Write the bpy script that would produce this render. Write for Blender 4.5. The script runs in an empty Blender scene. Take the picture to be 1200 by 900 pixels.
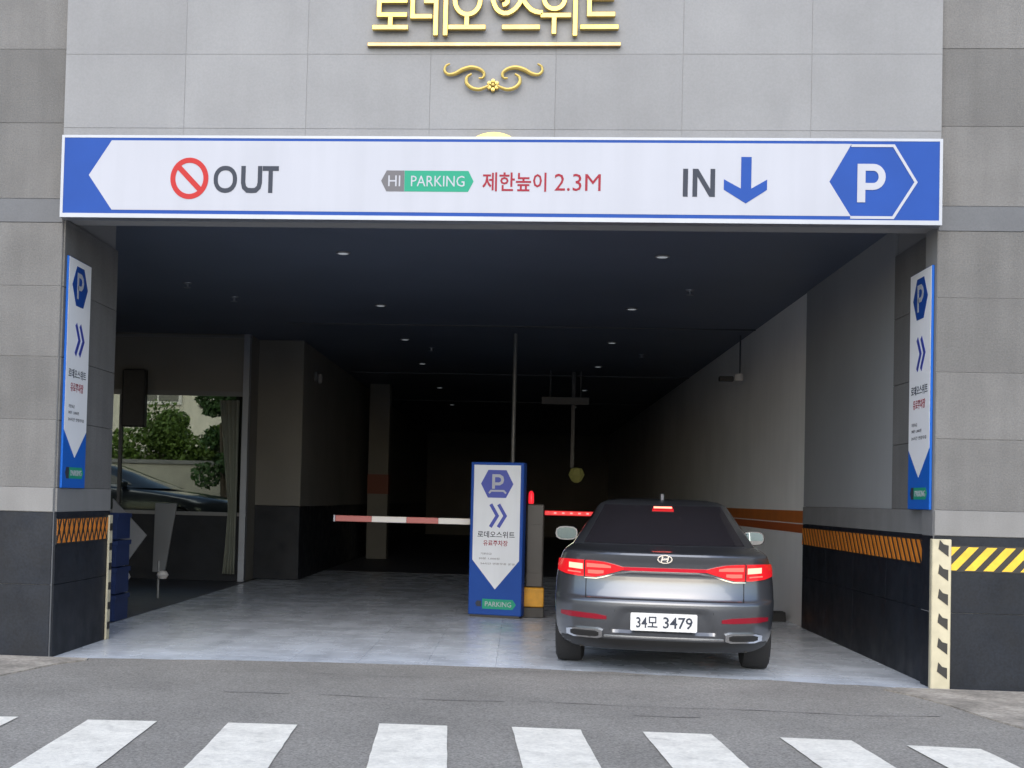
import bpy, bmesh, math, random
from mathutils import Vector, Matrix
import numpy as np
R = math.radians
rnd = random.Random(7)
SC = bpy.context.scene
COL = SC.collection

# ------------------------------------------------------------------ camera
cd = bpy.data.cameras.new('camera')
cam = bpy.data.objects.new('camera', cd); COL.objects.link(cam)
cd.sensor_width = 36.0; cd.lens = 1600.0/1200.0*36.0
cd.shift_x = 115.0/1200.0; cd.shift_y = 82.0/1200.0
cd.clip_start = 0.05; cd.clip_end = 2000
cam.location = (0, -11.43, 1.45)
cam.rotation_euler = (Matrix.Rotation(R(4.5), 3, 'Z') @ Matrix.Rotation(R(91.8), 3, 'X') @ Matrix.Rotation(R(1.45), 3, 'Z')).to_euler()
SC.camera = cam

# ------------------------------------------------------------------ world, sun, exposure
W = bpy.data.worlds.new('World'); SC.world = W; W.use_nodes = True
nt = W.node_tree; bg = nt.nodes['Background']
sky = nt.nodes.new('ShaderNodeTexSky'); sky.sky_type = 'NISHITA'; sky.sun_disc = False
SUN_EL, SUN_AZ = 34, 184      # azimuth measured from +Y towards +X
sky.sun_elevation = R(SUN_EL); sky.sun_rotation = R(SUN_AZ)
sky.dust_density = 1.3; sky.air_density = 1.0; sky.ozone_density = 1.0
nt.links.new(sky.outputs[0], bg.inputs[0]); bg.inputs[1].default_value = 0.15
sl = bpy.data.lights.new('sun', 'SUN'); sl.energy = 1.3; sl.angle = R(72); sl.color = (1, .965, .91)
so = bpy.data.objects.new('sun', sl); COL.objects.link(so)
sd = Vector((math.sin(R(SUN_AZ))*math.cos(R(SUN_EL)), math.cos(R(SUN_AZ))*math.cos(R(SUN_EL)), math.sin(R(SUN_EL))))
so.rotation_euler = sd.to_track_quat('Z', 'Y').to_euler(); so.location = sd*60
SC.view_settings.view_transform = 'Standard'; SC.view_settings.look = 'None'
SC.view_settings.exposure = 0.95; SC.view_settings.gamma = 1.0
try:
    SC.cycles.use_denoising = True; SC.cycles.max_bounces = 10; SC.cycles.diffuse_bounces = 5
    SC.cycles.sample_clamp_indirect = 6
except Exception: pass

# ------------------------------------------------------------------ materials
def lin(c):
    return tuple(((v/255)/12.92 if v/255 <= .04045 else ((v/255+.055)/1.055)**2.4) for v in c)
def mat(name, col, rough=.6, metal=0., var=0., vscale=3., bump=0., bscale=60., emit=None, estr=0., rnd_var=0., coat=0., rvar=0., spec=None, streak=0., fine=0., fscale=90., wear=0., track=0.):
    m = bpy.data.materials.new(name); m.use_nodes = True
    n, l = m.node_tree.nodes, m.node_tree.links
    b = n['Principled BSDF']
    b.inputs['Roughness'].default_value = rough; b.inputs['Metallic'].default_value = metal
    if spec is not None: b.inputs['Specular IOR Level'].default_value = spec
    if coat: b.inputs['Coat Weight'].default_value = coat; b.inputs['Coat Roughness'].default_value = .04
    b.inputs['Base Color'].default_value = (*col, 1)
    geo = n.new('ShaderNodeNewGeometry')
    cur = None
    def mulcol(fac_socket):
        nonlocal cur
        mx = n.new('ShaderNodeMix'); mx.data_type = 'RGBA'; mx.blend_type = 'MULTIPLY'; mx.inputs[0].default_value = 1
        if cur is None: mx.inputs[6].default_value = (*col, 1)
        else: l.new(cur, mx.inputs[6])
        l.new(fac_socket, mx.inputs[7]); cur = mx.outputs[2]
    def noise(scale, detail, lo, hi, stretch=None, a=.3, z=.7):
        t = n.new('ShaderNodeTexNoise'); t.inputs['Scale'].default_value = scale; t.inputs['Detail'].default_value = detail
        src = geo.outputs['Position']
        if stretch:
            mp = n.new('ShaderNodeMapping'); mp.inputs['Scale'].default_value = stretch; l.new(src, mp.inputs[0]); src = mp.outputs[0]
        l.new(src, t.inputs['Vector'])
        r = n.new('ShaderNodeMapRange'); r.inputs[1].default_value = a; r.inputs[2].default_value = z
        r.inputs[3].default_value = lo; r.inputs[4].default_value = hi
        l.new(t.outputs['Fac'], r.inputs[0]); return r.outputs[0], t
    if var: mulcol(noise(vscale, 6, 1-var, 1+var)[0])
    if fine: mulcol(noise(fscale, 3, 1-fine, 1+fine)[0])
    if track: mulcol(noise(1.5, 6, 1-track, 1.0+track*.2, (1.6, .16, 1), .34, .58)[0]); mulcol(noise(5.5, 7, 1-track*.8, 1.0, None, .36, .50)[0])
    if wear: mulcol(noise(11, 8, 1-wear, 1.0, (1, .6, 1), .33, .44)[0])
    if streak: mulcol(noise(2.2, 5, 1-streak, 1+streak*.3, (3, 3, .22), .35, .6)[0])
    if rnd_var:
        oi = n.new('ShaderNodeObjectInfo'); r = n.new('ShaderNodeMapRange')
        r.inputs[3].default_value = 1-rnd_var; r.inputs[4].default_value = 1+rnd_var
        l.new(oi.outputs['Random'], r.inputs[0]); mulcol(r.outputs[0])
    if cur is not None: l.new(cur, b.inputs['Base Color'])
    if rvar: l.new(noise(vscale*1.7, 5, max(.02, rough-rvar), min(1, rough+rvar))[0], b.inputs['Roughness'])
    if bump:
        t = noise(bscale, 4, 0, 1)[1]
        bp = n.new('ShaderNodeBump'); bp.inputs['Strength'].default_value = bump; bp.inputs['Distance'].default_value = .01
        l.new(t.outputs['Fac'], bp.inputs['Height']); l.new(bp.outputs[0], b.inputs['Normal'])
    if emit:
        b.inputs['Emission Color'].default_value = (*emit, 1); b.inputs['Emission Strength'].default_value = estr
    return m
M = {}
M['asphalt'] = mat('asphalt', (.238, .228, .210), .9, var=.16, vscale=.9, bump=.7, bscale=140, fine=.38, fscale=70)
M['patch'] = mat('asphalt seam', (.135, .130, .124), .85, var=.3, vscale=9, bump=.5)
M['paint_white'] = mat('road paint', (.73, .71, .645), .75, var=.10, vscale=5, bump=.4, bscale=120, fine=.1, fscale=45, wear=.13)
M['concrete'] = mat('rough concrete', (.30, .275, .24), .95, var=.35, vscale=2.6, bump=.9, bscale=45, fine=.25, fscale=30)
M['tile'] = mat('floor tile', (.60, .655, .73), .27, var=.07, vscale=1.3, rnd_var=.025, rvar=.09, track=.13)
M['grout'] = mat('tile grout', (.42, .455, .50), .9)
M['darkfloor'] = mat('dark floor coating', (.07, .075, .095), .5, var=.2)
M['fascia'] = mat('light granite', (.216, .222, .233), .62, var=.07, vscale=1.6, rnd_var=.035, bump=.12, bscale=160, streak=.025, fine=.05, fscale=60)
M['stone'] = mat('grey granite', (.135, .134, .133), .75, var=.10, vscale=2.5, rnd_var=.13, bump=.35, bscale=110, streak=.08, fine=.14, fscale=75)
M['joint'] = mat('panel joint', (.25, .25, .25), .9)
M['joint_dark'] = mat('dark joint', (.05, .05, .055), .9)
M['dband'] = mat('dark stone band', (.085, .092, .105), .5, var=.1, rnd_var=.06, fine=.1)
M['lband'] = mat('pale stone band', (.19, .19, .19), .7, var=.07, rnd_var=.03, streak=.06, fine=.06)
M['base'] = mat('polished dark granite', (.010, .013, .019), .5, spec=.25, var=.22, vscale=3, rnd_var=.12, rvar=.12, fine=.22, fscale=55)
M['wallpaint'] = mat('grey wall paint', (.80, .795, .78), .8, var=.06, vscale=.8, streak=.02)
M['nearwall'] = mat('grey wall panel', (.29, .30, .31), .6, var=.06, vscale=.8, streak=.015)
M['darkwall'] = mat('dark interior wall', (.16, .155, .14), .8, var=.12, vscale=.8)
M['ceil'] = mat('navy ceiling', (.085, .105, .15), .5, var=.1, vscale=.6)
M['trim'] = mat('dark trim', (.045, .05, .06), .45)
M['roofing'] = mat('roofing', (.2, .2, .2), .9, var=.1)
M['blue'] = mat('sign blue', (.010, .058, .285), .55, var=.06, spec=.2)
M['blue2'] = mat('banner blue', (.010, .11, .48), .55, spec=.2)
M['navy'] = mat('print navy', (.03, .05, .33), .45)
M['white'] = mat('sign white', (.395, .412, .468), .55, var=.03, vscale=1.2, spec=.25, streak=.03)
M['white3'] = mat('standing sign white', (.60, .63, .68), .5, var=.03, vscale=2, streak=.04)
M['white2'] = mat('banner white', (.82, .83, .86), .5, var=.02)
M['ink'] = mat('dark print', (.035, .042, .06), .55, spec=.2)
M['inkgrey'] = mat('grey print', (.085, .085, .10), .5)
M['red'] = mat('red print', (.40, .025, .025), .55, spec=.2)
M['redtext'] = mat('dark red print', (.26, .018, .035), .55, spec=.2)
M['green'] = mat('green print', (.02, .27, .17), .55, spec=.2)
M['alu'] = mat('aluminium', (.27, .29, .33), .45, metal=.7, var=.05)
M['gold'] = mat('gold', (.58, .43, .13), .34, metal=.8, var=.12, vscale=8)
M['goldbar'] = mat('bronze gold', (.48, .34, .17), .35, metal=.75, var=.15, vscale=9)
M['yellow'] = mat('hazard yellow', (.72, .46, .03), .5, var=.12, vscale=12)
M['orange'] = mat('hazard orange', (.62, .20, .02), .5, var=.12, vscale=12)
M['orangeband'] = mat('orange wall stripe', (.50, .14, .02), .6, var=.1)
M['black'] = mat('black paint', (.018, .017, .016), .5, var=.2, vscale=10)
M['cream'] = mat('cream rubber', (.46, .42, .30), .6, var=.12, vscale=8)
M['rubber'] = mat('black rubber', (.018, .018, .019), .75, var=.2, vscale=14)
M['cabinet'] = mat('barrier cabinet', (.045, .041, .037), .5, var=.1)
M['yblock'] = mat('yellow plinth', (.55, .27, .02), .6, var=.2, vscale=10)
M['barwhite'] = mat('barrier white', (.62, .60, .58), .45)
M['barred'] = mat('barrier red', (.42, .11, .10), .45)
M['led'] = mat('red led', (.5, .01, .01), .4, emit=(1, .01, .02), estr=.24)
M['leddot'] = mat('red led dot', (.6, .05, .05), .4, emit=(1, .2, .18), estr=1.1)
M['ledhalf'] = mat('red led dim', (.4, .01, .01), .4, emit=(1, .02, .04), estr=.45)
M['lens'] = mat('ceiling lamp lens', (.8, .8, .8), .4, emit=(.85, .93, 1), estr=.11)
M['steel'] = mat('grey steel', (.16, .165, .17), .45, metal=.4)
M['cratewall'] = mat('blue plastic', (.012, .028, .10), .5, var=.1)
M['boardgrey'] = mat('grey board', (.24, .24, .25), .6, var=.05)
M['curtain'] = mat('pale curtain', (.28, .30, .26), .9, var=.1)
M['lampyellow'] = mat('yellow green lamp', (.16, .155, .05), .5, emit=(.75, .72, .22), estr=.022)
# car
M['carpaint'] = mat('dark grey metallic paint', (.125, .133, .150), .28, metal=.72, var=.03, coat=.9)
M['carblack'] = mat('car black plastic', (.016, .016, .017), .55)
M['carglass'] = mat('dark car glass', (.020, .018, .022), .09, spec=.7)
M['chrome'] = mat('chrome', (.75, .76, .78), .14, metal=1)
M['taillight'] = mat('tail lamp', (.42, .01, .015), .12, emit=(1, .015, .02), estr=.26, coat=.6)
M['tailbright'] = mat('lit tail lamp', (.7, .1, .08), .2, emit=(1, .20, .14), estr=2.2)
M['tailmid'] = mat('half lit tail lamp', (.6, .06, .05), .2, emit=(1, .13, .10), estr=.75)
M['tailbar'] = mat('tail lamp bar', (.36, .008, .02), .15, emit=(1, .02, .05), estr=.12)
M['reflector'] = mat('red reflector', (.22, .008, .02), .2)
M['plate'] = mat('number plate white', (.58, .59, .6), .4)
M['mirror'] = mat('mirror glass', (.30, .38, .37), .06, metal=1)
M['seam'] = mat('car seam', (.006, .006, .007), .8)
M['tyre'] = mat('tyre', (.014, .014, .015), .8, bump=.3)
M['rim'] = mat('alloy rim', (.4, .41, .43), .3, metal=.9)
# courtyard
M['leaf'] = mat('leaf', (.10, .17, .025), .6, var=.35, vscale=1.6, rnd_var=.1)
M['leaf2'] = mat('dark leaf', (.045, .10, .025), .6, var=.35, vscale=1.6)
M['bark'] = mat('bark', (.07, .055, .04), .9, var=.3, vscale=12)
M['render'] = mat('pale render', (.60, .57, .49), .85, var=.06, streak=.1)
M['glassdark'] = mat('dark window', (.03, .04, .05), .1)
M['gardenwall'] = mat('garden wall', (.36, .35, .30), .85, var=.12)
def glassmat():
    m = bpy.data.materials.new('tinted glass'); m.use_nodes = True
    n, l = m.node_tree.nodes, m.node_tree.links
    out = n['Material Output']; n.remove(n['Principled BSDF'])
    t = n.new('ShaderNodeBsdfTransparent'); t.inputs[0].default_value = (.52, .54, .50, 1)
    g = n.new('ShaderNodeBsdfGlossy'); g.inputs['Roughness'].default_value = .02
    fr = n.new('ShaderNodeFresnel'); fr.inputs[0].default_value = 1.5
    mx = n.new('ShaderNodeMixShader')
    l.new(fr.outputs[0], mx.inputs[0]); l.new(t.outputs[0], mx.inputs[1]); l.new(g.outputs[0], mx.inputs[2]); l.new(mx.outputs[0], out.inputs[0])
    return m
M['glass'] = glassmat()

# ------------------------------------------------------------------ object helpers
WP = {}                                   # where each object's origin stood when it was built
def base_of(p): return WP.get(p.name, Vector((0, 0, 0))) if p else Vector((0, 0, 0))
def tag(o, label=None, cat=None, group=None, kind=None):
    if label: o['label'] = label
    if cat: o['category'] = cat
    if group: o['group'] = group
    if kind: o['kind'] = kind
    return o
def thing(name, label, cat, loc=(0, 0, 0), group=None):
    o = bpy.data.objects.new(name, None); COL.objects.link(o)
    o.location = loc; o.empty_display_size = .2
    WP[o.name] = Vector(loc); return tag(o, label, cat, group)
def place(name, me, m, parent, loc):
    o = bpy.data.objects.new(name, me); COL.objects.link(o)
    if m is not None and not me.materials: me.materials.append(m)
    if parent: o.parent = parent
    o.location = Vector(loc)-base_of(parent); WP[o.name] = Vector(loc); return o
class MB:
    def __init__(s): s.v = []; s.f = []
    def add(s, vs, fs):
        k = len(s.v); s.v += [tuple(v) for v in vs]; s.f += [tuple(i+k for i in f) for f in fs]; return s
    def box(s, x0, x1, y0, y1, z0, z1):
        return s.add([(x0,y0,z0),(x1,y0,z0),(x1,y1,z0),(x0,y1,z0),(x0,y0,z1),(x1,y0,z1),(x1,y1,z1),(x0,y1,z1)],
                     [(3,2,1,0),(4,5,6,7),(0,1,5,4),(1,2,6,5),(2,3,7,6),(3,0,4,7)])
    def smooth_tube(s, pts, rr, n=8, k=5):       # a tube through Catmull-Rom points
        P = [Vector(p) for p in pts]; Q = []; W_ = []
        for i in range(len(P)-1):
            a, b, c, d = P[max(i-1, 0)], P[i], P[i+1], P[min(i+2, len(P)-1)]
            for j in range(k):
                t = j/k; Q.append(.5*((2*b)+(c-a)*t+(2*a-5*b+4*c-d)*t*t+(3*b-a-3*c+d)*t**3)); W_.append(rr[i]+(rr[i+1]-rr[i])*t)
        return s.tube(Q+[P[-1]], W_+[rr[-1]], n)
    def tube(s, pts, r, n=10, cap=True, closed=False):
        pts = [Vector(p) for p in pts]; rr = r if isinstance(r, (list, tuple)) else [r]*len(pts)
        rings = []; N = len(pts); up = None
        for i, p in enumerate(pts):
            if closed: d = pts[(i+1) % N]-pts[i-1]
            else: d = pts[min(i+1, N-1)]-pts[max(i-1, 0)]
            d.normalize()
            if up is None: up = Vector((0, 0, 1)) if abs(d.z) < .9 else Vector((1, 0, 0))
            a = d.cross(up)
            if a.length < 1e-4: a = d.cross(Vector((.3, .9, .1)))
            a.normalize(); b = a.cross(d).normalized(); up = b
            rings.append([p+a*rr[i]*math.cos(6.28318*k/n)+b*rr[i]*math.sin(6.28318*k/n) for k in range(n)])
        vs = [v for rg in rings for v in rg]; fs = []
        for i in range(N if closed else N-1):
            j = (i+1) % N
            for k in range(n): fs.append((i*n+k, i*n+(k+1) % n, j*n+(k+1) % n, j*n+k))
        if cap and not closed: fs += [tuple(range(n))[::-1], tuple((N-1)*n+k for k in range(n))]
        return s.add(vs, fs)
    def lathe(s, prof, c, axis='z', n=24):
        vs = []; fs = []; c = Vector(c)
        for (r, h) in prof:
            for k in range(n):
                a = 6.28318530718*k/n; x, y = r*math.cos(a), r*math.sin(a)
                vs.append(c+(Vector((x, y, h)) if axis == 'z' else Vector((h, x, y)) if axis == 'x' else Vector((x, h, y))))
        for i in range(len(prof)-1):
            for k in range(n): fs.append((i*n+k, i*n+(k+1) % n, (i+1)*n+(k+1) % n, (i+1)*n+k))
        fs += [tuple(range(n))[::-1], tuple((len(prof)-1)*n+k for k in range(n))]
        return s.add(vs, fs)
    def prism(s, poly, fr, d0, d1):         # a 2-D outline in the frame fr, from depth d0 out to d1
        n = len(poly)
        vs = [fr(u, v, d0) for u, v in poly]+[fr(u, v, d1) for u, v in poly]
        fs = [tuple(range(n))[::-1], tuple(range(n, 2*n))]+[(i, (i+1) % n, n+(i+1) % n, n+i) for i in range(n)]
        return s.add(vs, fs)
    def ring(s, outer, inner, fr, d0, d1):
        n = len(outer)
        vs = [fr(u, v, d) for d in (d0, d1) for pl in (outer, inner) for u, v in pl]
        fs = []
        for i in range(n):
            j = (i+1) % n
            fs += [(2*n+i, 2*n+j, 3*n+j, 3*n+i), (i, n+i, n+j, j), (i, j, 2*n+j, 2*n+i), (n+i, 3*n+i, 3*n+j, n+j)]
        return s.add(vs, fs)
    def stroke(s, pts, w, fr, d0, d1, closed=False, taper=None):
        N = len(pts); L = []; Rr = []
        P = [Vector(p) for p in pts]
        for i in range(N):
            if closed: a, b = P[i]-P[i-1], P[(i+1) % N]-P[i]
            else: a = P[i]-P[i-1] if i else P[1]-P[0]; b = P[i+1]-P[i] if i < N-1 else P[i]-P[i-1]
            a = a.normalized(); b = b.normalized()
            na = Vector((-a.y, a.x)); nb = Vector((-b.y, b.x)); m = (na+nb)
            if m.length < .2: m = na
            m.normalize(); k = 1/max(.45, m.dot(na)); ww = w*(taper[i] if taper else 1)/2
            L.append(P[i]+m*k*ww); Rr.append(P[i]-m*k*ww)
        if closed: return s.ring(L, Rr, fr, d0, d1)
        vs = [fr(p.x, p.y, d) for d in (d0, d1) for lst in (L, Rr) for p in lst]; fs = []
        for i in range(N-1):
            j = i+1
            fs += [(2*N+i, 2*N+j, 3*N+j, 3*N+i), (i, N+i, N+j, j), (i, j, 2*N+j, 2*N+i), (N+i, 3*N+i, 3*N+j, N+j)]
        fs += [(0, 2*N, 3*N, N), (N-1, 2*N-1, 4*N-1, 3*N-1)]
        return s.add(vs, fs)
    def build(s, name, m, parent=None, smooth=False, bevel=0., segs=1):
        if not s.v: return None
        lo = Vector([min(v[i] for v in s.v) for i in range(3)]); hi = Vector([max(v[i] for v in s.v) for i in range(3)])
        c = (lo+hi)/2
        me = bpy.data.meshes.new(name); me.from_pydata([Vector(v)-c for v in s.v], [], s.f)
        bm = bmesh.new(); bm.from_mesh(me); bmesh.ops.recalc_face_normals(bm, faces=bm.faces)
        if bevel:
            bmesh.ops.bevel(bm, geom=[e for e in bm.edges if e.is_manifold and e.calc_face_angle(0) > .5], offset=bevel, segments=segs, affect='EDGES', profile=.5)
        if smooth:
            for f in bm.faces: f.smooth = True
            for e in bm.edges:
                if e.is_manifold and e.calc_face_angle(0) > .7: e.smooth = False
        bm.to_mesh(me); bm.free()
        return place(name, me, m, parent, c)
def fr_front(y):    return lambda u, v, d: (u, y-d, v)               # faces the street
def fr_xplus(x):    return lambda u, v, d: (x+d, u, v)               # faces +X
def fr_xminus(x):   return lambda u, v, d: (x-d, u, v)               # faces -X
def ell(cx, cz, rx, rz, n=32, a0=0., a1=360.):
    full = abs(a1-a0) >= 359.9
    return [(cx+rx*math.cos(R(a0+(a1-a0)*i/(n if full else n-1))), cz+rz*math.sin(R(a0+(a1-a0)*i/(n if full else n-1)))) for i in range(n)]
def rrect(x0, x1, z0, z1, r, n=5):
    p = []
    for cx, cz, a in ((x1-r, z1-r, 0), (x0+r, z1-r, 90), (x0+r, z0+r, 180), (x1-r, z0+r, 270)):
        p += [(cx+r*math.cos(R(a+90*i/n)), cz+r*math.sin(R(a+90*i/n))) for i in range(n+1)]
    return p
def text(body, name, m, parent, fr, u0, u1, v0, v1, d0, d1, bold=0.):
    c = bpy.data.curves.new('t', 'FONT'); c.body = body; c.resolution_u = 2; c.offset = bold
    o = bpy.data.objects.new('t', c); COL.objects.link(o); bpy.context.view_layer.update()
    me = bpy.data.meshes.new_from_object(o.evaluated_get(bpy.context.evaluated_depsgraph_get()))
    bpy.data.objects.remove(o); bpy.data.curves.remove(c)
    bm = bmesh.new(); bm.from_mesh(me); bpy.data.meshes.remove(me)
    r = bmesh.ops.extrude_face_region(bm, geom=bm.faces[:])
    top = {v for v in r['geom'] if isinstance(v, bmesh.types.BMVert)}
    xs = [v.co.x for v in bm.verts]; ys = [v.co.y for v in bm.verts]
    x0, x1, y0, y1 = min(xs), max(xs), min(ys), max(ys)
    b = MB(); bm.verts.index_update()
    vs = [fr(u0+(v.co.x-x0)/(x1-x0)*(u1-u0), v0+(v.co.y-y0)/(y1-y0)*(v1-v0), d1 if v in top else d0) for v in bm.verts]
    fs = [tuple(v.index for v in f.verts) for f in bm.faces]; bm.free()
    return b.add(vs, fs).build(name, m, parent)
_cache = {}
def slab(name, m, parent, x0, x1, y0, y1, z0, z1, bevel=.004):   # alike pieces share their mesh
    k = (name, m.name, round(x1-x0, 4), round(y1-y0, 4), round(z1-z0, 4))
    c = ((x0+x1)/2, (y0+y1)/2, (z0+z1)/2)
    if k not in _cache:
        o = MB().box(x0, x1, y0, y1, z0, z1).build(name, m, parent, bevel=bevel); _cache[k] = o.data; return o
    return place(name, _cache[k], m, parent, c)
def tree_copy(o, parent=None):
    c = o.copy(); COL.objects.link(c); c.parent = parent
    for ch in o.children: tree_copy(ch, c)
    return c

# ================================================================== THE SETTING
b = MB().add([(-600, -600, -.03), (600, -600, -.03), (600, 600, -.03), (-600, 600, -.03)], [(0, 1, 2, 3)])
tag(b.build('ground', M['asphalt']), kind='structure')
# asphalt road with its worn edge running up to the garage tiles
edge = [(-40, -.05), (-3.98, -.05)]
for x, y in [(-3.9, .0), (-3.2, .10), (-2.6, .20), (-1.9, .28), (-1.0, .34), (-.1, .37), (.6, .31), (1.2, .22), (1.9, .12), (2.6, .02), (3.1, -.06), (3.36, -.10)]:
    edge += [(x, y+rnd.uniform(-.012, .012))]
    edge += [(x+.18, y+.02+rnd.uniform(-.02, .02))] if x < 3.2 else []
edge += [(3.38, -.10), (40, -.10)]
b = MB(); nv = len(edge)
b.add([(x, y, .006) for x, y in edge]+[(x, y-.0, -.02) for x, y in edge]+[(-40, -45, .006), (40, -45, .006)],
      [tuple(range(nv))+(2*nv+1, 2*nv)]+[(i, i+1, nv+i+1, nv+i) for i in range(nv-1)])
road = tag(b.build('road', M['asphalt']), kind='structure')
# long seams in the asphalt
def seam(pts, w):
    b = MB(); L = []; Q = []
    dense = []
    for (a, c) in zip(pts[:-1], pts[1:]):
        k = max(2, int(abs(c[0]-a[0])/.12))
        dense += [(a[0]+(c[0]-a[0])*i/k, a[1]+(c[1]-a[1])*i/k) for i in range(k)]
    for x, y in dense:
        y += rnd.uniform(-.012, .012); ww = w*rnd.uniform(.1, .8)
        L.append((x, y+ww, .010)); Q.append((x, y-ww, .010))
    n = len(L); b.add(L+Q, [(i, i+1, n+i+1, n+i) for i in range(n-1)]); return b.build('road_seam', M['patch'], road)
seam([(-3.0, -1.62), (-2.2, -1.60)], .006); seam([(-2.1, -1.64), (-1.5, -1.62)], .016); seam([(-1.4, -1.62), (-.5, -1.66), (.05, -1.60)], .012)
seam([(.1, -1.58), (.9, -1.62), (1.6, -1.60), (2.4, -1.66), (3.1, -1.55)], .015); seam([(.8, -2.05), (1.4, -2.02)], .012)
seam([(-.4, .1), (.3, .16), (1.2, .10)], .016); seam([(-1.9, -.4), (-1.0, -.5), (-.2, -.42)], .008)
# zebra crossing
for i, (x, y) in enumerate([(-4.40, -3.25), (-3.53, -3.12), (-2.655, -3.05), (-1.785, -2.96), (-.855, -2.77), (-.02, -2.72), (.80, -2.70), (1.645, -2.72), (2.385, -2.83), (3.2, -2.95), (4.05, -3.05)]):
    w = .43; t = .052; L = []; Q = []; n = 24
    for k in range(n):
        yy = y-k*.155
        L.append((x+(y-yy)*t+rnd.uniform(-.003, .003), yy+(rnd.uniform(-.006, .006) if k == 0 else 0), .012))
        Q.append((x+w+(y-yy)*t+rnd.uniform(-.003, .003), yy-.006*x*x*(1 if x > 0 else -1)*(k == 0), .012))
    MB().add(L+Q, [(k, n+k, n+k+1, k+1) for k in range(n-1)]).build('crossing_stripe', M['paint_white'], road)
# concrete aprons at both corners
def sheet(name, m, pts, z):
    b = MB(); n = len(pts)
    b.add([(x, y, z) for x, y in pts]+[(x, y, -.02) for x, y in pts], [tuple(range(n))]+[(i, (i+1) % n, n+(i+1) % n, n+i) for i in range(n)])
    return b.build(name, m)
tag(sheet('pavement', M['concrete'], [(-12, -.055), (-3.62, -.055), (-3.60, -.16), (-3.76, -.5), (-3.86, -1.0), (-3.98, -1.5), (-4.3, -1.9), (-12, -1.9)], .016), kind='structure')
tag(sheet('pavement', M['concrete'], [(12, -.105), (3.05, -.105), (2.92, -.24), (3.06, -.55), (3.2, -1.05), (3.28, -1.6), (3.42, -2.2), (12, -2.3)], .016), kind='structure')

# ---- tiled garage floor
floor = tag(MB().box(-4.42, 3.46, -.04, 14.6, -.028, -.008).build('floor', M['grout']), kind='structure')
TS = .6
tm = None
for i in range(13):
    for j in range(17):
        x0, y0 = -4.38+i*TS, .02+j*TS
        slab('floor_tile', M['tile'], floor, x0+.0012, x0+TS-.0012, y0+.0012, y0+TS-.0012, -.02, 0, .0006)
b = MB()
for i in range(13):
    for j in range(17, 24):
        x0, y0 = -4.38+i*TS, .02+j*TS; b.box(x0+.0012, x0+TS-.0012, y0+.0012, y0+TS-.0012, -.02, 0)
tag(b.build('floor_tile', M['tile'], floor), kind='stuff')
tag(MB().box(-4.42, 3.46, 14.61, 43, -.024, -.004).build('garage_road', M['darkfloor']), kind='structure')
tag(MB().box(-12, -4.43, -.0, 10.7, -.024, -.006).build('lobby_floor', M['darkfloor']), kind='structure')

# ================================================================== THE BUILDING
bld = thing('building', 'grey stone-clad building with a wide dark garage entrance', 'building', (-.3, .2, 0))
# light fascia over the entrance: backing wall + granite panels
TOP = 7.35
fas = MB().box(-3.985, 3.365, -.0585, .34, 3.782, TOP).build('fascia', M['joint'], bld)
px = [-3.985+1.05*i for i in range(8)]
zr = [3.79, 4.545, 5.182, 5.86, 6.54, TOP]
for i in range(7):
    for j in range(5):
        o = slab('stone_panel', M['fascia'], fas, px[i]+.0012, px[i+1]-.0012, -.062+rnd.uniform(-.0008, .0008), -.0588, zr[j]+.0015, zr[j+1]-.0015, .0012)
# side wings
def wing(x0, x1, cuts):
    w = MB().box(x0, x1, .0065, .33, 0, TOP).build('wing_wall', M['joint'], bld)
    rows = [(1.452, 2.03), (2.034, 2.575), (2.579, 3.185), (3.189, 3.735)]
    rows2 = [(3.945, 4.60), (4.604, 5.245), (5.249, 5.90), (5.904, 6.6), (6.604, TOP)]
    for a, c in zip(cuts[:-1], cuts[1:]):
        for z0, z1 in rows+rows2: slab('stone_panel', M['stone'], w, a+.002, c-.002, rnd.choice((0, .0012, -.0012)), .006, z0, z1, .002)
        slab('dark_band_panel', M['dband'], w, a+.002, c-.002, -.004, .006, 3.738, 3.942, .003)
        slab('pale_band_panel', M['lband'], w, a+.001, c-.001, -.012, .006, 1.243, 1.449, .004)
        slab('base_panel', M['base'], w, a+.002, c-.002, -.006, .006, .62, 1.240, .003)
        slab('base_panel', M['base'], w, a+.002, c-.002, -.006, .006, .0, .617, .003)
    return w
wing(-9.98, -3.985, [-9.98, -8.78, -7.58, -6.38, -5.18, -3.985])
wr = wing(3.365, 9.36, [3.365, 4.56, 5.76, 6.96, 8.16, 9.36])
# left inner reveal (X = -3.97) and right inner wall (X = 3.40)
lr = MB().box(-4.35, -3.9995, .031, 1.58, 0, 4.0495).build('reveal_wall', M['joint'], bld)
for z0, z1 in [(1.452, 2.03), (2.034, 2.575), (2.579, 3.185), (3.189, 3.778)]:
    slab('stone_panel', M['stone'], lr, -3.999, -3.97, .032, 1.578, z0, z1, .003)
slab('pale_band_panel', M['lband'], lr, -3.999, -3.966, .032, 1.578, 1.243, 1.449, .004)
slab('base_panel', M['base'], lr, -3.999, -3.968, .032, 1.578, .62, 1.240, .003)
slab('base_panel', M['base'], lr, -3.999, -3.968, .032, 1.578, .0, .617, .003)
rw = MB().box(3.43, 3.75, .331, 5.35, 0, 4.0495).build('reveal_wall', M['joint'], bld)
for z0, z1 in [(1.452, 2.03), (2.034, 2.575), (2.579, 3.185), (3.189, 3.778)]:
    slab('stone_panel', M['stone'], rw, 3.40, 3.429, .332, 1.42, z0, z1, .003)
    slab('stone_panel', M['stone'], wr, 3.40-.036, 3.40, .032, .33, z0, z1, .002) if False else None
MB().box(3.404, 3.4295, 1.424, 5.348, 1.452, 4.0495).build('wall_panel', M['nearwall'], rw)
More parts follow.
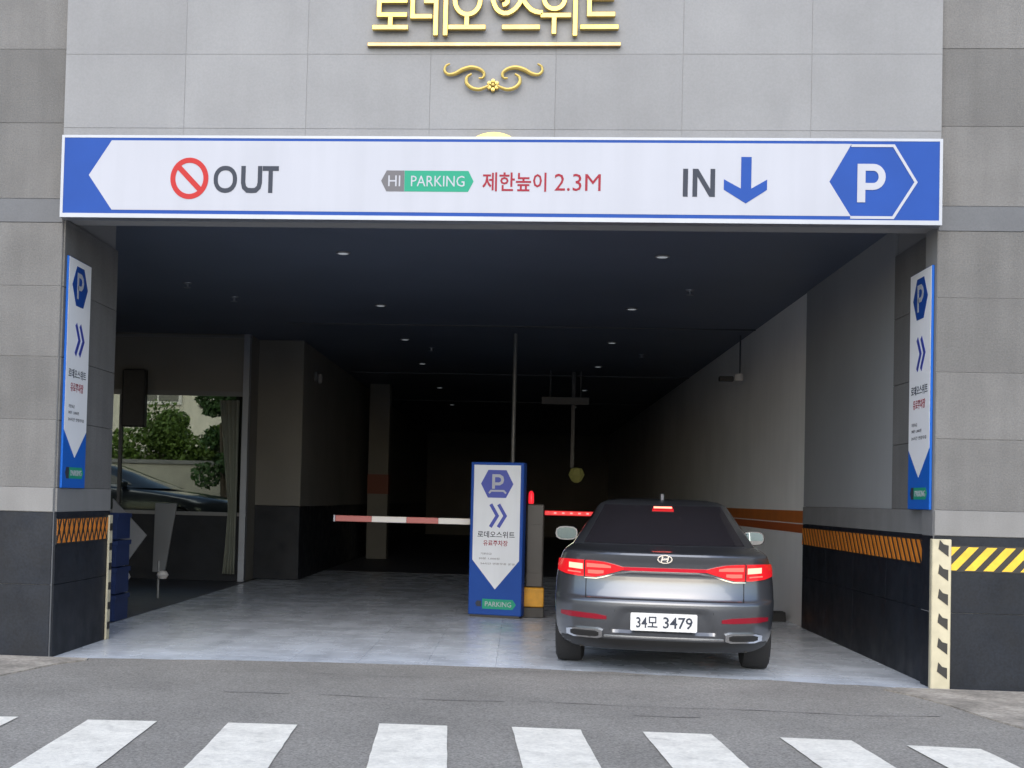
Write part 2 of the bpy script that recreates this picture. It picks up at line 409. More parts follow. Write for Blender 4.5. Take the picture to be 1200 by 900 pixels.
MB().box(3.396, 3.4295, .332, 5.348, 1.243, 1.449).build('pale_band_panel', M['lband'], rw, bevel=.003)
for k in range(4):
    y0 = .332+k*1.2545
    for z0, z1 in ((0, .617), (.62, 1.24)): slab('base_panel', M['base'], rw, 3.400, 3.4295, y0+.001, y0+1.2525, z0, z1, .003)
# deep right wall with its orange stripe
dw = MB().box(3.42, 3.75, 5.352, 43, 0, 4.0495).build('side_wall', M['wallpaint'], bld)
MB().box(3.412, 3.4195, 5.356, 42.59, 1.25, 1.40).build('wall_stripe', M['orangeband'], dw)
MB().box(3.414, 3.4195, 5.356, 42.59, 1.13, 1.235).build('wall_stripe', mat('dark orange wall stripe', (.42, .09, .015), .6), dw)
# left side: column, deep wall, far column, end wall
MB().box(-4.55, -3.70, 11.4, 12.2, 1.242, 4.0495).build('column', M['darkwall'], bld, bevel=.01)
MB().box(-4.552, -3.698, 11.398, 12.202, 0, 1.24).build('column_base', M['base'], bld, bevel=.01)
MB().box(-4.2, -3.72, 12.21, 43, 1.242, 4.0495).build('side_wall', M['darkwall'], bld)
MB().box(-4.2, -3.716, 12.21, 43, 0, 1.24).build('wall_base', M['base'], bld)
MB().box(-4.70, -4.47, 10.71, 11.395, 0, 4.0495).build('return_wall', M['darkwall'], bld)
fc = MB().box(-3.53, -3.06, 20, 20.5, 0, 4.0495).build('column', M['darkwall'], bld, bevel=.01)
MB().box(-3.536, -3.054, 19.994, 20.506, 1.5, 1.95).build('column_stripe', mat('darker orange stripe', (.16, .05, .03), .7), fc)  # a darker orange than the stripe on the right wall
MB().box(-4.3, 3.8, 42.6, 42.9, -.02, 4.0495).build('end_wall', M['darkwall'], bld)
# ceilings, lintel trims and roof
cl = MB().box(-4.7, 3.75, .345, 43, 4.05, 4.25).build('ceiling', M['ceil'], bld)
MB().box(-11.98, -4.701, .345, 10.75, 4.05, 4.25).build('ceiling', M['ceil'], bld)
MB().box(-3.99, 3.42, .3425, .46, 3.93, 4.049).build('ceiling_trim', M['trim'], cl)
MB().box(-3.99, 3.42, .46, .62, 3.99, 4.049).build('ceiling_trim', M['trim'], cl)
for yb in (9.0, 17.0, 25.0):
    MB().box(-3.6, 3.41, yb, yb+.03, 4.03, 4.0495).build('ceiling_joint', M['trim'], cl)
MB().box(-4.7, 3.75, .35, 43, 4.26, 4.5).build('roof', M['roofing'], bld)
MB().box(-11.98, -4.701, .35, 10.75, 4.26, 4.5).build('roof', M['roofing'], bld)
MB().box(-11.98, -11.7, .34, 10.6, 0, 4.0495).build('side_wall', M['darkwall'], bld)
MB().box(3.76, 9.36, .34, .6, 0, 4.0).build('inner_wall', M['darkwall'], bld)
# ---- lobby glazing at the back of the left bay
gz = MB().box(-11.7, -4.56, 10.62, 10.70, 0, 1.10).build('glazed_screen', M['base'], bld)
MB().box(-11.7, -4.56, 10.62, 10.70, 3.03, 4.045).build('transom_panel', M['darkwall'], gz)
MB().box(-11.7, -4.45, 10.585, 10.619, 3.02, 3.10).build('window_frame', M['steel'], gz)
MB().box(-11.7, -4.45, 10.585, 10.619, 1.06, 1.12).build('window_frame', M['steel'], gz)
MB().box(-11.7, -4.45, 10.58, 10.619, 3.98, 4.02).build('window_frame', M['steel'], gz)
MB().box(-4.56, -4.46, 10.56, 10.70, 0, 4.045).build('window_frame', M['alu'], gz)
for xa, xb in ((-11.7, -8.9), (-8.85, -6.62), (-6.57, -4.56)):
    MB().box(xa, xb, 10.655, 10.667, 1.10, 3.03).build('window_pane', M['glass'], gz)
for xa in (-8.9, -6.62): MB().box(xa, xa+.05, 10.60, 10.69, 1.12, 3.02).build('window_frame', M['trim'], gz)

# ---- striped warning bands on the walls
def hazard(name, label, fr, u0, u1, v0, v1, step, lean, m):
    t = thing(name, label, 'warning strip', fr((u0+u1)/2, v0, 0))
    MB().prism([(u0, v0), (u1, v0), (u1, v1), (u0, v1)], fr, 0, .006).build('backing', M['black'], t)
    h = v1-v0-.02; u = u0-abs(lean)+.01
    while u < u1:
        q = [(u, v0+.01), (u+step*.55, v0+.01), (u+step*.55+lean, v1-.01), (u+lean, v1-.01)]
        if lean < 0: q = [(a+abs(lean), c) for a, c in q]
        def clip(poly, s, lim):
            out = []
            for (a, c), (e, g) in zip(poly, poly[1:]+poly[:1]):
                ia, ie = s*a <= s*lim, s*e <= s*lim
                if ia: out.append((a, c))
                if ia != ie: k = (lim-a)/(e-a); out.append((lim, c+(g-c)*k))
            return out
        q = clip(q, 1, u1-.006); q = clip(q, -1, u0+.006) if len(q) > 2 else q
        if len(q) > 2: MB().prism(q, fr, .0062, .009).build('stripe', m, t)
        u += step
    return t
hazard('warning_strip', 'bright yellow and black striped warning strip on the street front of the right wing', fr_front(-.006), 3.48, 9.3, .955, 1.165, .146, .175, M['yellow'])
hazard('warning_strip', 'long orange and black striped warning strip along the inner right wall of the entrance', fr_xminus(3.399), .34, 5.34, .99, 1.205, .15, .17, M['orange'])
hl = hazard('warning_strip', 'short orange and black striped warning strip with painted-in reflection inside the left pillar', fr_xplus(-3.967), .035, 1.50, .965, 1.19, .13, .11, M['orange'])
b = MB()
for k in range(11):
    u = .05+k*.13
    b.stroke([(u, 1.18), (min(u+.10, 1.49), .975)], .022, fr_xplus(-3.967), .0092, .011)
b.build('reflected_stripe', M['black'], hl)  # black strokes paint in the reflection that crosses the stripes

# ---- corner guards
def guard(label, x, y, sgn, wf, ws):
    t = thing('corner_guard', label, 'corner guard', (x, y, 0), 'striped corner guards at the entrance')
    y0 = y-.018
    MB().box(x-(.018 if sgn > 0 else wf), x+(wf if sgn > 0 else .018), y0, y-.0005, 0, 1.215).build('guard_strip', M['cream'], t, bevel=.006)
    MB().box(*( (x-.018, x-.0005) if sgn > 0 else (x+.0005, x+.018)), y, y+ws, 0, 1.215).build('guard_strip', M['cream'], t, bevel=.004)
    for k in range(6):
        z = .10+k*.198; f = fr_front(y0)
        x0 = x+.03*sgn; x1 = x+(wf-.025)*sgn
        MB().prism([(x0, z+.045), (x1, z-.015), (x1, z+.075), ((x0+x1)/2, z+.085), (x0+.01*sgn, z+.12)], f, .0005, .004).build('black_mark', M['black'], t)
    return t
guard('cream corner guard with black marks on the right corner of the entrance', 3.362, -.0125, 1, .135, .05)
g = guard('cream corner guard at the inner end of the left pillar', -3.966, 1.60, -1, .03, .0) if False else None
t = thing('corner_guard', 'slim cream corner guard at the inner end of the left pillar', 'corner guard', (-3.96, 1.56, 0), 'striped corner guards at the entrance')
MB().box(-3.9655, -3.945, 1.50, 1.60, 0, 1.20).build('guard_strip', M['cream'], t, bevel=.004)
for k in range(6): MB().box(-3.9449, -3.942, 1.51, 1.59, .1+k*.19, .17+k*.19).build('black_mark', M['black'], t)

# ================================================================== MAIN SIGN
sg = thing('entrance_sign', 'long blue and white lightbox sign reading OUT and IN above the garage entrance', 'sign', (-.3, -.13, 3.75))
SX0, SX1, SZ0, SZ1 = -3.935, 3.325, 3.775, 4.435
MB().box(SX0, SX1, -.196, -.066, SZ0, SZ1).build('sign_box', M['blue'], sg, bevel=.004)
FR = fr_front(-.1965)
b = MB(); b.ring([(SX0-.012, SZ0-.03), (SX1+.012, SZ0-.03), (SX1+.012, SZ1+.012), (SX0-.012, SZ1+.012)], [(SX0+.012, SZ0+.006), (SX1-.012, SZ0+.006), (SX1-.012, SZ1-.010), (SX0+.012, SZ1-.010)], lambda u, v, d: (u, -.199+d, v), 0, .134)
b.build('sign_frame', M['alu'], sg)
MB().prism([(-3.705, 4.105), (-3.515, 4.402), (2.615, 4.402), (2.442, 4.092), (2.615, 3.812), (-3.50, 3.812)], FR, 0, .002).build('arrow_panel', M['white'], sg)
hx = [(2.452, 4.092), (2.600, 4.378), (2.945, 4.378), (3.115, 4.092), (2.945, 3.812), (2.600, 3.812)]
MB().stroke([(2.612, 4.388), (2.950, 4.388), (3.128, 4.092), (2.950, 3.802), (2.612, 3.802)], .022, FR, .0022, .004).build('hexagon_outline', M['white'], sg)
b = MB(); pc = [(2.79+.098*math.sin(R(a)), 4.133+.106*math.cos(R(a))) for a in range(0, 181, 15)]; pi_ = [(2.79+.042*math.sin(R(a)), 4.133+.050*math.cos(R(a))) for a in range(0, 181, 15)]
b.ring([(2.664, 4.239)]+pc+[(2.664, 4.027)], [(2.728, 4.183)]+pi_+[(2.728, 4.083)], FR, .0022, .005); b.prism([(2.664, 3.925), (2.728, 3.925), (2.728, 4.0268), (2.664, 4.0268)], FR, .0022, .005); b.build('letter', M['white'], sg)
c0 = (-2.838, 4.082)
b = MB(); b.ring(ell(*c0, .163, .176, 40), ell(*c0, .120, .132, 40), FR, .0022, .005)
b.stroke([(c0[0]-.095, c0[1]+.098), (c0[0]+.095, c0[1]-.098)], .046, FR, .0022, .0048); b.build('prohibition_symbol', M['red'], sg)
FO = lambda u, v, d: FR(-2.63+(u+2.63)*.883, v, d)
b = MB(); b.ring(rrect(-2.630, -2.405, 3.962, 4.190, .105, 6), rrect(-2.590, -2.445, 4.000, 4.152, .066, 6), FO, .0022, .005); b.build('letter', M['ink'], sg)
MB().stroke([(-2.345, 4.19), (-2.345, 4.05), (-2.335, 4.01), (-2.305, 3.985), (-2.265, 3.982), (-2.225, 3.985), (-2.195, 4.01), (-2.185, 4.05), (-2.185, 4.19)], .042, FO, .0022, .005).build('letter', M['ink'], sg)
b = MB(); b.prism([(-2.160, 4.150), (-2.160, 4.190), (-1.965-.04, 4.190), (-2.005, 4.150), (-2.062, 4.150), (-2.062, 3.964), (-2.103, 3.964), (-2.103, 4.150)], FO, .0022, .005); b.build('letter', M['ink'], sg)
MB().stroke([(1.288, 3.960), (1.288, 4.190)], .040, FR, .0022, .005).build('letter', M['ink'], sg)
MB().stroke([(1.365, 3.960), (1.365, 4.19)], .038, FR, .0022, .005).stroke([(1.508, 3.960), (1.508, 4.19)], .038, FR, .0022, .005).prism([(1.346, 4.19), (1.39, 4.19), (1.527, 3.96), (1.483, 3.96)], FR, .0022, .0049).build('letter', M['ink'], sg)
MB().prism([(1.735, 4.290), (1.818, 4.290), (1.818, 4.030), (1.945, 4.105), (1.945, 4.020), (1.776, 3.908), (1.598, 4.020), (1.598, 4.105), (1.735, 4.030)], FR, .0022, .005).build('down_arrow', M['blue'], sg)
tagp = MB().prism([(-1.215, 4.073), (-1.17, 4.160), (-1.022, 4.160), (-1.022, 3.985), (-1.17, 3.985)], FR, .0022, .004).build('operator_tag', M['inkgrey'], sg)
text('HI', 'letters', M['white'], tagp, FR, -1.155, -1.055, 4.028, 4.118, .0042, .006)
tagg = MB().prism([(-1.020, 4.160), (-.49, 4.160), (-.445, 4.073), (-.49, 3.985), (-1.020, 3.985)], FR, .0022, .004).build('operator_tag', M['green'], sg)
text('PARKING', 'letters', M['white'], tagg, FR, -.965, -.52, 4.028, 4.118, .0042, .006)
text('제한높이', 'letters', M['redtext'], sg, FR, -.372, .155, 3.992, 4.150, .0022, .005, .014)
text('2.3M', 'letters', M['redtext'], sg, FR, .222, .60, 4.000, 4.142, .0022, .005)

# ================================================================== GOLD LETTERING
GF = fr_front(-.085)
gs = thing('gold_lettering', 'row of raised gold Korean letters on the pale upper fascia', 'sign letters', (-.3, -.085, 5.3))
def gl(parts, closed=()):
    b = MB()
    for p in parts:
        cl_ = p[0] == 'c'
        if cl_: b.ring(ell(p[1], p[2], p[3]+.021, p[4]+.021, 28), ell(p[1], p[2], p[3]-.021, p[4]-.021, 28), GF, 0, .05)
        else: b.stroke(p, .042, GF, 0, .05-.0011*parts.index(p))
    return b.build('letter', M['gold'], gs, bevel=.004)
def X(px_): return -1.370+(px_-10)*(2.114/1138.)        # lettering drawn once on a strip 1138 units long
def Z(pz): return 5.262+(218-pz)*(2.114/1138.)
def S(*p): return [(X(a), Z(c)) for a, c in p]
k_ = 2.114/1138.
gl([S((45, -75), (178, -75), (178, 28), (60, 28), (60, 92), (188, 92)), S((112, 92), (112, 148)), S((30, 149), (194, 149))])
gl([S((302, -70), (212, -70), (212, 100), (302, 100)), S((262, 30), (312, 30)), S((318, -90), (318, 188)), S((362, -100), (362, 188))])
gl([('c', X(460), Z(28), .105, .118), S((458, 92), (458, 148)), S((374, 149), (544, 149))])
sw = [(572, 10), (575, 30), (582, 50), (592, 68), (606, 80), (624, 87), (642, 86), (660, 78), (677, 64), (691, 46), (700, 28), (706, 8), (710, -15), (712, -40)]
gl([S(*sw), S((706, 16), (716, 36), (730, 54), (746, 70), (764, 79), (782, 83), (800, 84)), S((604, 24), (610, 15), (622, 11), (634, 15), (640, 26), (638, 38), (628, 46), (616, 48)), S((616, 149), (788, 149))])
gl([('c', X(850), Z(22), .085, .085), S((788, 96), (926, 96)), S((850, 96), (850, 182)), S((944, -100), (944, 190))])
gl([S((1120, -70), (1006, -70), (1006, 92), (1122, 92)), S((1006, 18), (1116, 18)), S((966, 149), (1138, 149))])
bar = MB().box(-1.372, .748, -.115, -.063, 5.235, 5.268).build('gold_bar', M['goldbar'], bevel=.004)
tag(bar, 'long thin gold bar underlining the raised gold letters', 'trim bar')
oz, ox = 5.0, -.306
on = thing('scroll_ornament', 'small gold scrollwork ornament with a rosette on the pale fascia', 'ornament', (ox, -.08, 4.86))
def sc(sgn):
    u = lambda px_, pz: (ox+sgn*(592-px_)*.00196*1.0, 5.078-(pz-305)*.00196)
    b = MB()
    f3 = lambda p, d: Vector((p[0], -.08-d, p[1]))
    b.smooth_tube([f3(u(*p), .02) for p in [(405, 300), (388, 310), (384, 330), (400, 346), (430, 342), (460, 326), (495, 316), (530, 322), (552, 340), (548, 360), (530, 362)]], [.008, .010, .012, .014, .018, .021, .020, .017, .014, .011, .008], 8)
    b.smooth_tube([f3(u(*p), .03) for p in [(500, 345), (480, 360), (480, 385), (500, 405), (530, 412), (555, 405), (575, 395)]], [.009, .013, .016, .017, .016, .014, .012], 8)
    return b.build('scroll', M['gold'], on, smooth=True)
sc(1); sc(-1)
b = MB()
for k in range(6):
    a = R(60*k+30); b.lathe([(.0, -.03), (.016, -.026), (.021, 0), (.0, .01)][::-1], (ox+.036*math.cos(a), -.09, 4.905+.036*math.sin(a)), 'y', 10)
b.lathe([(.0, -.04), (.014, -.034), (.018, 0), (.0, .01)][::-1], (ox, -.09, 4.905), 'y', 10)
b.build('rosette', M['gold'], on, smooth=True)
em = thing('round_emblem', 'gold round emblem mostly hidden behind the blue entrance sign', 'emblem', (-.29, -.064, 4.2))
MB().ring(ell(-.29, 4.235, .29, .275, 40), ell(-.29, 4.235, .235, .22, 40), fr_front(-.0635), 0, .045).build('emblem_ring', M['gold'], em)
for u0 in (-.38, -.29, -.20):
    MB().stroke([(u0, 4.00), (u0, 4.38)], .03, fr_front(-.0635), .001, .03).build('emblem_bar', M['gold'], em)

# ================================================================== VERTICAL BANNERS on the pillars
def banner(label, fr, flip):
    t = thing('pillar_banner', label, 'banner sign', fr(.4, 1.45, 0), 'blue and white banners inside the entrance pillars')
    a, c = .085, .705
    m = (a+c)/2; z0, z1 = 1.452, 3.47
    U_ = lambda s: (a+(c-a)*s) if not flip else (c-(c-a)*s)     # s: 0 at the left of the reader
    P_ = lambda *q: [(U_(s), z) for s, z in q]
    MB().prism([(a, z0), (c, z0), (c, z1), (a, z1)], fr, .001, .022).build('board', M['blue2'], t, bevel=.003)
    MB().prism(P_((.015, z1-.005), (.985, z1-.005), (.985, 1.96), (.5, 1.72), (.015, 1.96)), fr, .0222, .024).build('white_panel', M['white2'], t)
    hz = 3.235
    MB().prism(P_((.16, hz), (.34, hz+.175), (.66, hz+.175), (.84, hz), (.66, hz-.175), (.34, hz-.175)), fr, .0242, .026).build('hexagon', M['blue'], t)
    MB().stroke(P_((.40, hz-.11), (.40, hz+.10), (.54, hz+.10), (.60, hz+.075), (.62, hz+.045), (.60, hz+.015), (.54, hz-.01), (.40, hz-.01)), .04, fr, .0262, .028).build('letter', M['white'], t)
    for s in (.38, .56): MB().stroke(P_((s, 2.90), (s+.16, 2.765), (s, 2.63)), .05, fr, .0242, .026).build('chevron', M['navy'], t)
    def T(body, nm, mm, s0, s1, v0, v1, bd=0.): text(body, nm, mm, t, fr, U_(s0), U_(s1), v0, v1, .0242, .026, bd)
    T('로데오스위트', 'letters', M['ink'], .12, .88, 2.42, 2.50, .01)
    T('유료주차장', 'letters', M['redtext'], .22, .78, 2.30, 2.38, .01)
    T('기본요금', 'letters', M['inkgrey'], .16, .42, 2.155, 2.185)
    T('30분 1,000원', 'letters', M['inkgrey'], .16, .62, 2.10, 2.13)
    T('24시간 연중무휴', 'letters', M['inkgrey'], .16, .86, 2.04, 2.07)
    MB().prism(P_((.12, 1.585), (.17, 1.635), (.28, 1.635), (.28, 1.535), (.17, 1.535)), fr, .0222, .024).build('operator_tag', M['ink'], t)
    g_ = MB().prism(P_((.29, 1.635), (.84, 1.635), (.91, 1.585), (.84, 1.535), (.29, 1.535)), fr, .0222, .024).build('operator_tag', M['green'], t)
    text('PARKING', 'letters', M['white'], g_, fr, U_(.35), U_(.83), 1.56, 1.61, .0242, .026)
    return t
banner('tall blue and white banner sign on the inner face of the left pillar', fr_xplus(-3.9695), False)
banner('tall blue and white banner sign on the inner face of the right pillar', lambda u, v, d: (3.3625-d, u-.02, v), True)
# the strip of stone that carries the right banner
MB().box(3.3655, 3.3995, .0305, .3315, 1.452, 3.778).build('stone_panel', M['stone'], wr, bevel=.002)

for z0, z1, mm, nm, xx in ((0, .617, 'base', 'base_panel', 3.3665), (.62, 1.240, 'base', 'base_panel', 3.3665), (1.243, 1.449, 'lband', 'pale_band_panel', 3.3645)):
    MB().box(xx-.003, 3.3995 if xx > 3.9 else 3.3648 if False else xx+.02, .0305, .3315, z0, z1).build(nm, M[mm], wr, bevel=.002)

# ================================================================== FREE-STANDING SIGN
pl = thing('standing_sign', 'free-standing blue and white parking sign beside the grey barrier post', 'sign', (-.30, 5.34, 0))
PA = R(-14)
def pfr(u, v, d):         # u across from the middle, d out of the front
    x, y = u*math.cos(PA)+d*math.sin(PA), u*math.sin(PA)-d*math.cos(PA)
    return (-.285+x, 5.33+y, v)
MB().prism([(-.335, .03), (.335, .03), (.335, 1.90), (-.335, 1.90)], pfr, -.14, 0).build('sign_case', M['blue'], pl, bevel=.008)
MB().prism([(-.31, .0), (.31, .0), (.31, .029), (-.31, .029)], pfr, -.13, -.01).build('foot_plinth', M['black'], pl)
MB().prism([(-.295, 1.865), (.295, 1.865), (.295, .70), (0, .345), (-.295, .70)], pfr, .0005, .003).build('white_panel', M['white3'], pl)
hz = 1.635
MB().prism([(-.205, hz), (-.115, hz+.17), (.115, hz+.17), (.205, hz), (.115, hz-.17), (-.115, hz-.17)], pfr, .0032, .005).build('hexagon', M['navy'], pl)
MB().stroke([(-.045, hz-.06), (-.045, hz+.10), (.03, hz+.10), (.06, hz+.08), (.068, hz+.05), (.06, hz+.02), (.03, hz), (-.045, hz)], .036, pfr, .0052, .007).build('letter', M['white'], pl)
MB().stroke([(-.10, hz-.115), (-.075, hz-.085), (.085, hz-.085), (.115, hz-.115)], .022, pfr, .0052, .007).build('car_outline', M['white'], pl)
for s in (-.075, .025): MB().stroke([(s, 1.385), (s+.085, 1.245), (s, 1.105)], .042, pfr, .0032, .005).build('chevron', M['navy'], pl)
text('로데오스위트', 'letters', M['ink'], pl, pfr, -.235, .235, .975, 1.055, .0032, .005, .012)
text('유료주차장', 'letters', M['redtext'], pl, pfr, -.16, .15, .875, .945, .0032, .005, .012)
text('기본요금', 'letters', M['inkgrey'], pl, pfr, -.19, -.05, .765, .79, .0032, .005)
text('30분 1,000원', 'letters', M['inkgrey'], pl, pfr, -.21, .05, .705, .732, .0032, .005)
text('24시간 연중무휴 운영', 'letters', M['inkgrey'], pl, pfr, -.19, .24, .645, .67, .0032, .005)
MB().prism([(-.245, .165), (-.225, .20), (-.17, .20), (-.17, .13), (-.225, .13)], pfr, .0005, .003).build('operator_tag', M['ink'], pl)
g_ = MB().prism([(-.155, .225), (.225, .225), (.27, .165), (.225, .105), (-.155, .105)], pfr, .0005, .003).build('operator_tag', M['green'], pl)
text('PARKING', 'letters', M['white'], g_, pfr, -.12, .21, .135, .195, .0032, .005)

# ================================================================== BARRIERS
br = thing('barrier_gate', 'grey barrier post on a yellow plinth with a glowing red arm reaching behind the car', 'barrier', (.185, 5.62, 0), 'barrier gates between the lanes')
MB().box(.05, .32, 5.48, 5.78, 0, .13).build('plinth', M['black'], br, bevel=.008)
MB().box(.055, .315, 5.485, 5.775, .131, .37).build('plinth_cap', M['yblock'], br, bevel=.012)
MB().box(.085, .30, 5.52, 5.75, .371, 1.40).build('cabinet', M['cabinet'], br, bevel=.015)
MB().box(.105, .28, 5.515, 5.52, .55, 1.15).build('cabinet_door', M['cabinet'], br, bevel=.002)
MB().lathe([(.03, 1.401), (.035, 1.43), (.033, 1.53), (.015, 1.56), (.0, 1.562)], (.135, 5.62, 0), 'z', 14).build('signal_lamp', M['ledhalf'], br, smooth=True)
arm = MB().box(.305, 2.05, 5.60, 5.64, 1.265, 1.322).build('arm', M['led'], br, bevel=.006)
for k in range(16): MB().box(.42+k*.10, .45+k*.10, 5.594, 5.5995, 1.285, 1.305).build('led_light', M['leddot'], arm)
bl_ = thing('barrier_gate', 'red and white barrier arm across the left lane behind the standing sign', 'barrier', (-.35, 5.95, 0), 'barrier gates between the lanes')
MB().box(-.50, -.24, 5.72, 5.96, 0, .13).build('plinth', M['black'], bl_, bevel=.008)
MB().box(-.48, -.26, 5.74, 5.95, .131, 1.36).build('cabinet', M['cabinet'], bl_, bevel=.015)
ar = thing('x', 'x', 'x') if False else None
xs = [-.24, -.62, -1.02, -1.42, -1.86, -2.32]
for i in range(5):
    MB().box(xs[i+1]+.001, xs[i], 5.685, 5.72, 1.12, 1.195).build('arm_band', M['barred'] if i % 2 == 0 and i else M['barwhite'], bl_, bevel=.004)
MB().box(-2.345, -2.321, 5.68, 5.725, 1.115, 1.20).build('arm_tip', M['alu'], bl_, bevel=.004)

# ================================================================== CEILING FITTINGS
k = 0
for x in (-1.95, 1.43):
    for j, y in enumerate((3.0, 6.95, 10.9, 14.9, 20.6, 26.4)):
        side = 'left' if x < 0 else 'right'; nth = ('first', 'second', 'third', 'fourth', 'fifth', 'sixth', 'seventh')[j]
        t = thing('ceiling_light', f'{nth} round downlight from the street in the {side} row on the dark ceiling', 'ceiling light', (x, y, 4.05), 'downlights in the garage ceiling')
        MB().lathe([(.065, 4.049), (.078, 4.045), (.078, 4.032), (.06, 4.029), (.06, 4.034), (.0, 4.034)], (x, y, 0), 'z', 18).build('lamp_ring', M['boardgrey'], t, smooth=True)
        MB().lathe([(.058, 4.033), (.05, 4.028), (.0, 4.026)], (x, y, 0), 'z', 18).build('lamp_lens', M['lens'], t, smooth=True)
for x, y, w_ in ((2.0, 5.3, 'near the right wall in front of the barrier'), (2.06, 12.65, 'near the right wall beyond the security camera'), (-4.2, 5.25, 'above the left glass bay'), (-3.85, 6.4, 'by the left glass bay close to the first sprinkler'), (-1.6, 12.2, 'beside the third left downlight')):
    t = thing('sprinkler_head', 'small pale ceiling sprinkler '+w_, 'sprinkler', (x, y, 4.05), 'sprinklers in the garage ceiling')
    MB().lathe([(.055, 4.049), (.05, 4.035), (.018, 4.03), (.016, 4.0), (.0, 4.0)], (x, y, 0), 'z', 14).build('rosette', M['alu'], t, smooth=True)
    MB().lathe([(.0, 3.992), (.045, 3.99), (.045, 3.984), (.0, 3.98)], (x, y, 0), 'z', 14).build('deflector', M['alu'], t, smooth=True)
t = thing('security_camera', 'small security camera on a stem by the upper right wall', 'camera', (3.32, 9.7, 4.04))
MB().tube([(3.30, 9.7, 4.04), (3.30, 9.7, 3.46)], .013, 8).build('stem', M['trim'], t)
MB().box(2.98, 3.20, 9.62, 9.72, 3.33, 3.41).build('camera_body', M['black'], t, bevel=.012)
MB().lathe([(.0, -.06), (.06, -.05), (.07, 0), (.06, .05), (.0, .06)], (3.28, 9.68, 3.40), 'z', 14).build('camera_dome', M['barwhite'], t, smooth=True)
t = thing('steel_pole', 'thin grey pole standing between the lanes behind the standing sign', 'pole', (-.13, 9.9, 0))
MB().tube([(-.13, 9.9, .02), (-.13, 9.9, 4.04)], .032, 12).build('pole_shaft', M['steel'], t, smooth=True)
MB().lathe([(.09, 0), (.09, .02), (.04, .03), (.0, .03)], (-.13, 9.9, 0), 'z', 16).build('foot_plate', M['steel'], t)
t = thing('hanging_sign', 'dim signboard hanging from the ceiling deep in the garage', 'sign', (.86, 16, 4.04))
MB().box(.38, 1.33, 15.96, 16.04, 3.37, 3.52).build('sign_board', M['trim'], t, bevel=.008)
for x in (.55, 1.16): MB().tube([(x, 16, 3.52), (x, 16, 4.04)], .012, 8).build('hanger', M['steel'], t)
t = thing('pendant_lamp', 'yellow-green lamp on a pale rod deep in the right lane', 'lamp', (1.15, 16.3, 4.04))
MB().box(.99, 1.06, 16.27, 16.33, 2.12, 4.0495).build('rod', M['trim'], t)
MB().lathe([(.03, 2.12), (.11, 2.10), (.16, 1.98), (.10, 1.86), (.04, 1.82), (0, 1.82)], (1.12, 16.3, 0), 'z', 6).build('lamp_body', M['lampyellow'], t, smooth=True)
t = thing('wall_lamp', 'small wall lamp high on the dark left wall', 'lamp', (-3.70, 12.7, 3.5))
MB().box(-3.718, -3.66, 12.66, 12.74, 3.47, 3.63).build('lamp_base', M['steel'], t, bevel=.01)
MB().lathe([(.0, 3.42), (.04, 3.44), (.045, 3.55), (.03, 3.60), (0, 3.60)], (-3.615, 12.7, 0), 'z', 12).build('lamp_shade', M['boardgrey'], t, smooth=True)

# ---- wheel stop by the right wall
t = thing('wheel_stop', 'orange and black rubber wheel stop on the tiles beside the right wall', 'wheel stop', (2.85, 6.2, 0))
b = MB()
for i, (xa, xb) in enumerate(((2.35, 2.62), (2.62, 2.86), (2.86, 3.10), (3.10, 3.36))):
    MB().prism([(6.05, 0), (6.35, 0), (6.29, .12), (6.11, .12)], lambda u, v, d, xa=xa: (xa+d, u, v), .001, xb-xa-.001).build('block', M['orange'] if i % 2 == 0 else M['rubber'], t, bevel=.01)

# ---- left bay: blue crates, boards, curtain
for k, z in enumerate((0, .30, .60, .90)):
    t = thing('crate', ('bottom', 'second', 'third', 'top')[k]+' dark blue plastic crate of the stack behind the left pillar', 'crate', (-4.62, 3.55, z), 'blue crates stacked behind the left pillar')
    x0, x1, y0, y1 = -4.83+rnd.uniform(-.01, .01), -4.41, 3.3, 3.8
    b = MB(); b.box(x0, x1, y0, y1, z, z+.02); b.box(x0, x0+.02, y0, y1, z+.02, z+.28); b.box(x1-.02, x1, y0, y1, z+.02, z+.28)
    b.box(x0+.02, x1-.02, y0, y0+.02, z+.02, z+.28); b.box(x0+.02, x1-.02, y1-.02, y1, z+.02, z+.28); b.build('crate_body', M['cratewall'], t)
    MB().ring([(x0-.015, y0-.015), (x1+.015, y0-.015), (x1+.015, y1+.015), (x0-.015, y1+.015)], [(x0, y0), (x1, y0), (x1, y1), (x0, y1)], lambda u, v, d, z=z: (u, v, z+.235+d), 0, .05).build('rim', M['cratewall'], t)
    for q in (.07, .14): MB().box(x0+.03, x1-.03, y0-.012, y0-.0005, z+q, z+q+.025).build('rib', M['cratewall'], t)
def board(label, pts, y, lean):
    t = thing('display_board', label, 'board', (sum(p[0] for p in pts)/len(pts), y, 0), 'grey boards in the left bay')
    f = lambda u, v, d: (u, y-d+v*lean, v)
    MB().prism(pts, f, 0, .03).build('panel', M['boardgrey'], t, bevel=.003)
    return t, f
t, f = board('grey arrow-shaped board with its point to the right in the left bay', [(-5.42, .44), (-5.28, .36), (-4.94, .85), (-5.42, 1.33)], 6.4, .05)
MB().lathe([(.0, -.07), (.05, -.06), (.085, 0), (.05, .06), (.0, .07)], (-5.20, 6.33, .30), 'z', 14).build('caster', M['barwhite'], t, smooth=True)
MB().tube([(-5.35, 6.4, .02), (-5.35, 6.4, .5)], .02, 8).build('leg', M['steel'], t); MB().tube([(-5.18, 6.36, .0), (-5.18, 6.36, .40)], .02, 8).build('leg', M['steel'], t)
t, f = board('dark tapered board standing beside the arrow-shaped board', [(-4.92, .35), (-4.75, .35), (-4.62, 1.28), (-4.92, 1.28)], 6.7, .04)
t.children[0].data.materials[0] = M['steel']
